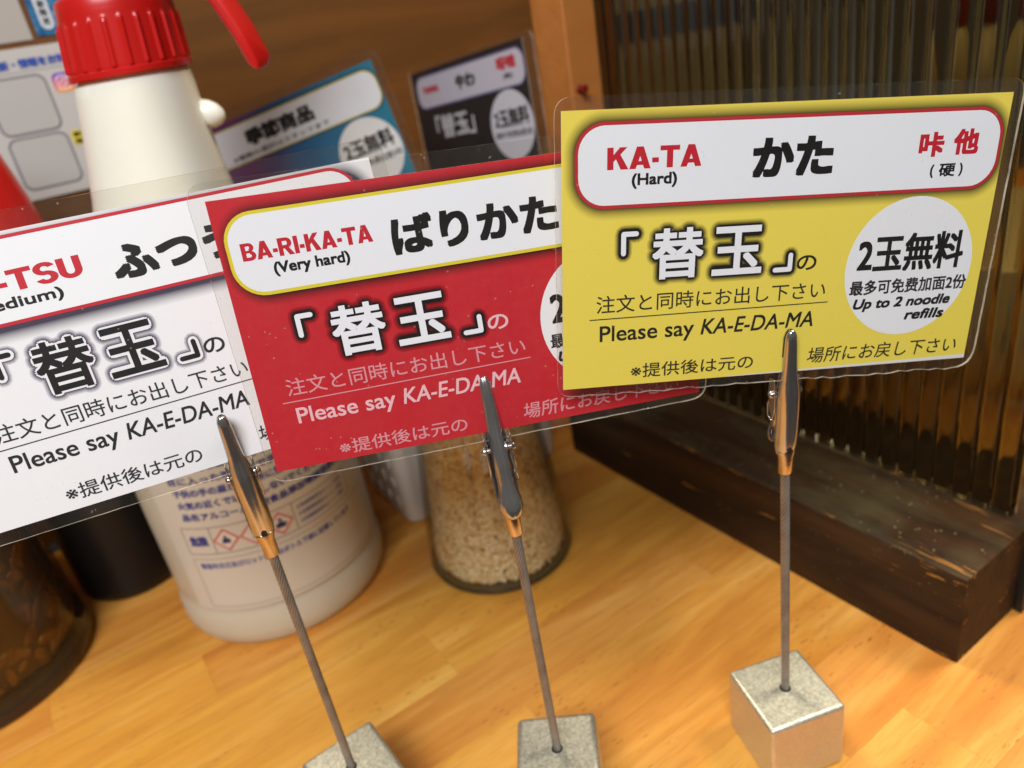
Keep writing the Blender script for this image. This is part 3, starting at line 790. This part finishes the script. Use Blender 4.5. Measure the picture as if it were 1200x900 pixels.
# printed label: everything is laid on the cylinder of the body
BLUE = (58,66,140); GREY = (120,116,120)
def cyl(th, z, r): return (r*math.cos(rad(th)), r*math.sin(rad(th)), z)
def wrap_rect(name, t0, t1, z0, z1, r, mat, par=spray):
    n_ = max(2, int((t1-t0)/2.5)); vs = []; fs = []
    for i in range(n_+1):
        th = t0+(t1-t0)*i/n_; vs += [cyl(th, z0, r), cyl(th, z1, r)]
    for i in range(n_): fs.append((2*i, 2*i+2, 2*i+3, 2*i+1))
    return MB().add(vs, fs).build(name, mat, par, True, fix=False)
def wrap_text(txt, t0, t1, z0, z1, col, bold=.08, r=46.78, par=spray):
    b = MB(); k = 0
    for P, F in fit_glyphs(txt, 0, 0, (t1-t0)*.8116, z1-z0, bold):
        b.add([cyl(t0+u/.8116, z1-v, r+.0015*k) for u, v in P], F); k += 1
    return b.build('lettering', ink(col), par, fix=False)
def outline(t0, t1, z0, z1, col, w_=.35, r=46.75, z1b=None):
    b = MB()
    def seg(ta, za, tb, zb):
        n_ = max(2, int(abs(tb-ta)/2.5)+1)
        for i in range(n_):
            q0, q1 = i/n_, (i+1)/n_
            a0, a1 = ta+(tb-ta)*q0, ta+(tb-ta)*q1; c0, c1 = za+(zb-za)*q0, za+(zb-za)*q1
            if abs(tb-ta) > .5*abs(zb-za)/.81: v_ = [cyl(a0,c0-w_/2,r),cyl(a1,c1-w_/2,r),cyl(a1,c1+w_/2,r),cyl(a0,c0+w_/2,r)]
            else: dt = w_/2/.8116; v_ = [cyl(a0-dt,c0,r),cyl(a0+dt,c0,r),cyl(a1+dt,c1,r),cyl(a1-dt,c1,r)]
            b.add(v_, [(0,1,2,3)])
    for s0 in ((t0,z0,t1,z0),(t0,z1,t1,z1),(t0,z0,t0,z1),(t1,z0,t1,z1)): seg(*s0)
    return b.build('label_rule', ink(col), spray, fix=False)
def mat_label():
    t = NT('label_film'); b = t.pbsdf(lin((212,208,194)), .3, 0, .5, t.bump(t.noise(t.coord(), 90, 3), .06, .0006)); return t.done(b.outputs[0])
wrap_rect('label', -122, 24, 20.5, 112, 46.68, mat_label())
lines = ['品名アルコール製剤食品添加物調理器具用', '火気の近くでは使用しないでください保管', '子供の手の届かない所に置いてください', '目に入った時は水で洗い流して受診を', '直射日光を避け涼しい所で保管のこと', '用途以外には使用しないでください']
for i, s0 in enumerate(lines):
    wrap_text(s0, -108, -17-(i % 3)*5, 66.6+i*5.6, 70.2+i*5.6, BLUE, .14)
outline(-112, -20, 50.2, 63.0, GREY); outline(-97, -56, 50.2, 63.0, GREY)
wrap_text('危険', -109.5, -99.5, 54.2, 59.2, BLUE, .25)
def diamond(tc_, zc, h, icon):
    for (hh, w_, rr_, c_) in ((h, 0, 46.80, (206,70,52)), (h-1.0, 0, 46.84, (224,216,204))):
        pts = []
        for i in range(4):
            a, b_ = i*90, (i+1)*90
            for k in range(5):
                q = k/5; x = hh*(math.cos(rad(a))*(1-q)+math.cos(rad(b_))*q); y = hh*(math.sin(rad(a))*(1-q)+math.sin(rad(b_))*q)
                pts.append((x, y))
        MB().add([cyl(tc_, zc, rr_)]+[cyl(tc_+x/.8116, zc+y, rr_+.02*0) for x, y in pts], [(0, 1+i, 1+(i+1) % len(pts)) for i in range(len(pts))]).build('hazard_diamond', ink(c_), spray, fix=False)
    b = MB()
    for j, poly in enumerate(icon): b.add([cyl(tc_+x/.8116, zc+y, 46.88+.006*j) for x, y in poly], [tuple(range(len(poly)))])
    b.build('hazard_symbol', ink((46,48,96)), spray, fix=False)
flame = [[(-1.5,-1.6),(1.5,-1.6),(1.7,-.4),(1.1,.9),(.7,.2),(.3,1.9),(-.5,2.3),(-.6,1.0),(-1.5,.2),(-1.8,-.8)]]
exclam = [[(-.35,-.7),(.35,-.7),(.6,2.3),(-.6,2.3)],[(-.5,-2.1),(.5,-2.1),(.5,-1.2),(-.5,-1.2)]]
def disc_(x, y, r): return [(x+r*math.cos(t_), y+r*math.sin(t_)) for t_ in [2*math.pi*j/12 for j in range(12)]]
person = [disc_(0,1.7,.8), [(-1.8,-2.0),(1.8,-2.0),(1.5,.2),(.5,.8),(-.5,.8),(-1.5,.2)], disc_(-1.7,-.6,.7), disc_(1.7,-.6,.7)]
diamond(-90.2, 56.4, 5.4, flame); diamond(-76.9, 56.4, 5.4, exclam); diamond(-63.4, 56.4, 5.4, person)
for i in range(3): wrap_text('火気厳禁換気をよくして使用', -54, -24, 52.2+3.4*i, 54.3+3.4*i, (120,124,170), .05)
wrap_text('製造年月日及びロット番号はボトル下部に記載しています', -109, -24, 42.6, 45.6, (96,100,160), .10)
outline(-112, -6, 22.5, 47.6, (176,162,150), .45)

# ------------------------------------------------------------------ black bottle with red cap, brown jar
bb = empty('sauce_bottle', (-206.5,324.4,0), (0,0,0), 'round black bottle with a red cone cap, between the brown jar and the spray bottle', 'bottle')
MB().lathe([(20,.2),(23,.8),(25,3),(25.6,7),(26.2,60),(27.0,140),(27.5,168),(26,172)], 72).build('body', M_black, bb, True)
MB().lathe([(24,170.5),(24.6,172),(24.4,176),(22.5,190),(19.5,206),(15.5,220),(10,230),(4,233)], 72).build('cap', M_red, bb, True)

bj = empty('pickle_jar', (-251.9,266.0,0), (0,0,0), 'dark brown glass jar of chopped pickles at the left edge', 'jar')
M_brglass = mat_thin_glass('brown_glass', (.86,.76,.60,1), 1.5, .03, .02, (.35,.25,.15,1))
MB().lathe([(38,.3),(42,.8),(43.7,4),(43.9,9),(43.2,14),(42.2,40),(40.5,80),(38.5,108),(33,118),(30,122),(28.4,122),(31.4,117),(36.6,107),(38.6,80),(40.4,40),(41.2,16),(40,11),(0.1,10)], 80, caps=False).build('glass', M_brglass, bj, True)
def mat_pickle():
    t = NT('pickles'); v = t.coord(); oi = t.noise(v, 34, 4, .6, 1.5); fi = t.noise(v, 160, 4)
    c = t.ramp(oi, [(.3, lin((66,42,14))), (.48, lin((108,76,26))), (.6, lin((136,104,40))), (.72, lin((128,66,24)))])
    c = t.mix(t.math('MULTIPLY', fi, .5), c, lin((60,40,16)))
    return t.done(t.pbsdf(c, .25, 0, .5, t.bump(fi, .5, .002)).outputs[0])
M_pick = mat_pickle()
MB().lathe([(38,11),(39.6,13),(39.4,40),(37.6,80),(35.6,100),(0.1,101)], 64, caps=False).build('brine', mat_plain('dark_brine', lin((48,30,14)), .3), bj, True)
pk = MB(); r_ = random.Random(12)
for i in range(420):
    th = r_.uniform(-150, 60); z = r_.uniform(12, 98); R0 = 39.9-(z-12)*.035
    a = r_.uniform(0, math.pi); Lh = r_.uniform(3,8); wd = r_.uniform(1.4,3.4); vs = []
    k_ = 8
    for layer, rr_ in ((0, R0-1.2), (1, R0+r_.uniform(.0,.7))):
        for j in range(k_):
            q = 2*math.pi*j/k_; s0 = 1-.35*layer
            x = s0*(Lh*math.cos(q)*math.cos(a)-wd*math.sin(q)*math.sin(a)); y = s0*(Lh*math.cos(q)*math.sin(a)+wd*math.sin(q)*math.cos(a))
            vs.append((rr_*math.cos(rad(th)+x/R0), rr_*math.sin(rad(th)+x/R0), min(99, max(11.5, z+y))))
    pk.loft([vs[:k_], vs[k_:]])
o = pk.build('chopped_pickles', M_pick, bj, True); o['kind'] = 'stuff'
MB().lathe([(36,122.2),(38,123),(38,136),(36,138),(2,138.2)], 64).build('lid', M_black, bj, True)
MB().lathe([(42.9,.9),(44.1,3.5),(44.2,8),(43.6,10.6),(36,10.4),(36,1.0)], 80, caps=False).build('foot_ring', mat_thin_glass('thick_brown_glass', (.26,.20,.13,1), 1.5, .04, .12, (.2,.15,.1,1)), bj, True)

# ------------------------------------------------------------------ sesame jar
sj = empty('sesame_jar', (-18.5,291.1,0), (0,0,0), 'glass jar full of pale sesame seeds on the counter behind the red card', 'jar')
MB().lathe([(29,.2),(32,.7),(33.2,3),(33.1,7),(32.4,20),(30.4,40),(28.3,58),(26.6,78),(25.6,96),(24,104),(24,110),(22.4,110),(22.4,104),(24.0,95),(25.0,78),(26.7,58),(28.8,40),(30.8,20),(31.4,6),(30.5,4.2),(0.1,4.0)], 80, caps=False).build('glass', mat_thin_glass('clear_glass', (.97,.98,.96,1), 1.5, .02), sj, True)
MB().lathe([(30,.3),(33.0,.8),(33.5,2.0),(33.4,3.2),(31,3.6),(24,3.4),(24,.4)], 80, caps=False).build('foot_ring', mat_thin_glass('thick_green_glass', (.42,.40,.30,1), 1.5, .05, .12, (.35,.32,.2,1)), sj, True)
Rz = lambda z: 30.2 - (z-8)*.098
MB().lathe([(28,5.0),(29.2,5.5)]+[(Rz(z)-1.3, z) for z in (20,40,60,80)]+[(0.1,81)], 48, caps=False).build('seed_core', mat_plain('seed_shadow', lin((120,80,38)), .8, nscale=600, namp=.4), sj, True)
sd = MB(); r_ = random.Random(5)
def seed_ring(cx, cy, cz, ax_, up, L_, w_):
    ax_ = ax_.normalized(); q = ax_.cross(up).normalized(); up2 = q.cross(ax_)
    P = Vector((cx,cy,cz)); vs = [P-ax_*L_]
    for k, s0 in ((-.45,.95),(.5,.62)):
        for j in range(5):
            a = 2*math.pi*j/5; vs.append(P+ax_*L_*k+q*w_*s0*math.cos(a)+up2*w_*.6*s0*math.sin(a))
    vs.append(P+ax_*L_)
    fs = [(0,1+(j+1)%5,1+j) for j in range(5)]+[(1+j,1+(j+1)%5,6+(j+1)%5,6+j) for j in range(5)]+[(6+j,6+(j+1)%5,11) for j in range(5)]
    return vs, fs
for i in range(10500):
    th = r_.uniform(-math.pi*.98, .35); z = r_.uniform(4.8, 80); rr_ = Rz(z)-r_.uniform(0, 1.5)
    out = Vector((math.cos(th), math.sin(th), 0)); tg = Vector((-math.sin(th), math.cos(th), 0)); a = r_.uniform(0, math.pi)
    d = tg*math.cos(a)+Vector((0,0,1))*math.sin(a)+out*r_.uniform(-.35,.35)
    vs, fs = seed_ring(out.x*rr_, out.y*rr_, z, d, out, r_.uniform(1.25,1.55), r_.uniform(.72,.92)); sd.add(vs, fs, r_.choice((0,0,0,1,1,2)))
o = sd.build('sesame_seeds', [mat_plain('seed_a', lin((240,218,172)), .55), mat_plain('seed_b', lin((216,178,120)), .55), mat_plain('seed_c', lin((246,228,188)), .55)], sj, True, fix=False); o['kind'] = 'stuff'
MB().lathe([(25.2,104.5),(26,105),(26,120),(25,121.5),(2,122)], 64).build('lid', mat_plain('steel_lid', (.6,.6,.58,1), .3, 1.0), sj, True)

# ------------------------------------------------------------------ white basket behind the jar
wbk = empty('plastic_basket', en(105.2, 307.4), (0,0,rad(30)), 'white plastic open box standing between the spray bottle and the sesame jar', 'box')
def rr_ring(x0, x1, y0, y1, r, z, k=7):
    pts = []
    for cx, cy, a0 in ((x1-r, y0+r, -90), (x1-r, y1-r, 0), (x0+r, y1-r, 90), (x0+r, y0+r, 180)):
        for j in range(k): a = rad(a0+90*j/(k-1)); pts.append((cx+r*math.cos(a), cy+r*math.sin(a), z))
    return pts
X1, Y1 = 95, 54
rg = [rr_ring(3,X1-3,3,Y1-3,5,.2), rr_ring(.8,X1-.8,.8,Y1-.8,6.5,1.4), rr_ring(0,X1,0,Y1,7,4), rr_ring(-1.5,X1+1.5,-1.5,Y1+1.5,8,62), rr_ring(-3,X1+3,-3,Y1+3,9,62.6), rr_ring(-3,X1+3,-3,Y1+3,9,65), rr_ring(0,X1,0,Y1,7,65.4), rr_ring(.6,X1-.6,.6,Y1-.6,6.4,60), rr_ring(2,X1-2,2,Y1-2,5.4,4), rr_ring(6,X1-6,6,Y1-6,3,2.4)]
MB().loft(rg).build('shell', M_basket, wbk, True)
for i in range(4):
    for j in range(3):
        b = MB(); y = 9+i*11.0; z = 12+j*12
        b.loft([[(-.1-0.05-z*.024-d, y+a_*math.cos(t_), z+a_*1.5*math.sin(t_)) for t_ in [2*math.pi*q/14 for q in range(14)]] for d, a_ in ((-.2,2.4),(.35,2.2),(.5,1.8))]).build('grip_stud', M_basket, wbk, True)

# ------------------------------------------------------------------ notices on the back wall
WY = 452.2
def notice(name, e0, e1, z0, z1, mat, label, th=.4):
    o = empty(name, en((e0+e1)/2, WY-.15, z0), (0,0,rad(30)), label, 'notice')
    w_ = (e1-e0)/2
    MB().box(-w_, w_, -th, 0, 0, z1-z0).build('sheet', mat, o)
    return o
k445 = WY/445.0
def T(e, z):  # measured on a wall at 445, pushed to this wall's distance along the view ray
    x, y, zz = en(e, 445, z); c = Vector((0,0,224.2)); d = Vector((x,y,zz))-c
    s0 = WY/ (Vector((x,y,0)).dot(N_)); q = c+d*s0
    return q.dot(E_), q.z
def flat(o, e0, z0, poly, y, mat, name):   # poly in (e, z) wall units
    vs = []
    for e, z in poly:
        a, b = T(e, z); vs.append((a-e0, y, b-z0))
    return MB().add(vs, [tuple(range(len(vs)))]).build(name, mat, o, fix=False)
def rrp(e0, e1, z0, z1, r, k=6):
    pts = []
    for cx, cy, a0 in ((e1-r, z0+r, -90), (e1-r, z1-r, 0), (e0+r, z1-r, 90), (e0+r, z0+r, 180)):
        for j in range(k): a = rad(a0+90*j/(k-1)); pts.append((cx+r*math.cos(a), cy+r*math.sin(a)))
    return pts
def wall_text(o, e0c, z0c, txt, e0, e1, z0, z1, y, col, bold):
    b = MB(); kk = 0
    for P, F in fit_glyphs(txt, e0, -z1, e1, -z0, bold):
        vs = []
        for u, v in P:
            a, c_ = T(u, -v); vs.append((a-e0c, y-.003*kk, c_-z0c))
        b.add(vs, F); kk += 1
    return b.build('lettering', ink(col), o, fix=False)
paper = mat_plain('poster_paper', lin((188,184,180)), .5, 0, .3, 20, .02)
a0 = T(-30, 180.0); a1 = T(72, 246.4)
ps = notice('poster', a0[0], a1[0], a0[1], a1[1], paper, 'white notice with two square frames and a blue heading, behind the spray bottle')
pc = ((a0[0]+a1[0])/2, a0[1])
wall_text(ps, *pc, '最新・情報をお知らせ', 13, 53.6, 237.8, 241.9, -.6, (52,80,160), .18)
flat(ps, *pc, [(-20,236.2),(66,236.2),(66,236.5),(-20,236.5)], -.5, ink((140,140,150)), 'heading_rule')
for (e0, z0) in ((7.4,209.6),(7.4,184.4)):
    flat(ps, *pc, rrp(e0,e0+26.4,z0,z0+25.2-1.0*(z0<200),4), -.55, ink((112,112,116)), 'code_frame')
    flat(ps, *pc, rrp(e0+.9,e0+25.5,z0+.9,z0+24.3-1.0*(z0<200),3.3), -.65, ink((178,176,172)), 'code_panel')
# camera icon: gradient square, ring, dot
def mat_icon():
    t = NT('icon_gradient'); tc = t.n('ShaderNodeTexCoord'); sp = t.n('ShaderNodeSeparateXYZ'); t.l(tc.outputs['Object'], sp.inputs[0])
    f = t.math('DIVIDE', t.math('SUBTRACT', t.math('MULTIPLY', sp.outputs[2], 1000.0), T(40,225)[1]-pc[1]), 8.6)
    c = t.ramp(f, [(0, lin((240,170,70))), (.35, lin((226,80,80))), (.7, lin((180,50,140))), (1, lin((90,60,190)))])
    return t.done(t.pbsdf(c, .5, 0, .3).outputs[0])
flat(ps, *pc, rrp(36.4,45.0,225.0,233.6,2.1), -.55, mat_icon(), 'icon')
def ring_poly(name, cx, cz, ro, ri, sq, y):
    b = MB(); n_ = 24; vs = []
    for rr2 in (ro, ri):
        for j in range(n_):
            t_ = 2*math.pi*j/n_; p_ = sq; cc, ss = math.cos(t_), math.sin(t_)
            a, z = T(cx+rr2*math.copysign(abs(cc)**p_, cc), cz+rr2*math.copysign(abs(ss)**p_, ss)); vs.append((a-pc[0], y, z-pc[1]))
    b.add(vs, [(j, (j+1) % n_, n_+(j+1) % n_, n_+j) for j in range(n_)]).build(name, ink((236,226,226)), ps, fix=False)
ring_poly('icon_outline', 40.7, 229.3, 3.1, 2.5, .45, -.65); ring_poly('icon_ring', 40.7, 229.3, 1.6, 1.05, 1.0, -.65); ring_poly('icon_dot', 42.5, 231.1, .38, .01, 1.0, -.65)
flat(ps, *pc, rrp(35.2,60,200.8,207.6,.4), -.55, ink((214,196,60)), 'yellow_tag')
wall_text(ps, *pc, '新着メニュー', 36.2, 58, 204.6, 206.9, -.62, (40,36,30), .12)
wall_text(ps, *pc, '限定情報', 36.2, 50, 201.4, 203.7, -.62, (40,36,30), .12)
b0 = T(-40, 249.0); b1 = T(35.2, 330)
nt = notice('poster', b0[0], b1[0], b0[1], b1[1], mat_plain('grey_paper', lin((170,164,156)), .5, 0, .3, 20, .03), 'plain grey white sheet on the wall at the top left corner')
c0 = T(37.8, 249.9); c1 = T(100, 330)
def mat_bluesheet():
    t = NT('blue_print'); f = t.noise(t.coord(), 70, 4, .6, 1.5)
    return t.done(t.pbsdf(t.ramp(f, [(.35, lin((24,60,108))), (.55, lin((44,110,156))), (.75, lin((150,190,206)))]), .45, 0, .3).outputs[0])
bs = notice('poster', c0[0], c1[0], c0[1], c1[1], mat_bluesheet(), 'blue printed notice with a pale oval, on the wall behind the red spray collar')
bc = ((c0[0]+c1[0])/2, c0[1])
flat(bs, *bc, rrp(40.6,46.4,252.2,290,2.8), -.55, ink((196,200,204)), 'oval')
b = MB()
for i, ch in enumerate('季節限定'):
    wall_text(bs, *bc, ch, 41.9, 45.1, 265.0-i*3.6-.0, 268.0-i*3.6, -.62, (60,60,70), .12)

# red push pin on the post's side, just above the yellow card
pin = empty('push_pin', en(235.0, 297.6, 188.5), (0,0,rad(120)), 'small red push pin stuck in the orange post above the yellow card', 'pin')
MB().loft([[(-x, r*math.cos(t_), r*math.sin(t_)) for t_ in [2*math.pi*j/18 for j in range(18)]] for x, r in ((0,1.7),(.6,1.9),(1.1,1.2),(3.6,1.1),(4.4,1.9),(5,1.9),(5.3,1.2))]).build('head', mat_plain('dull_red_plastic', lin((120,22,18)), .4), pin, True)
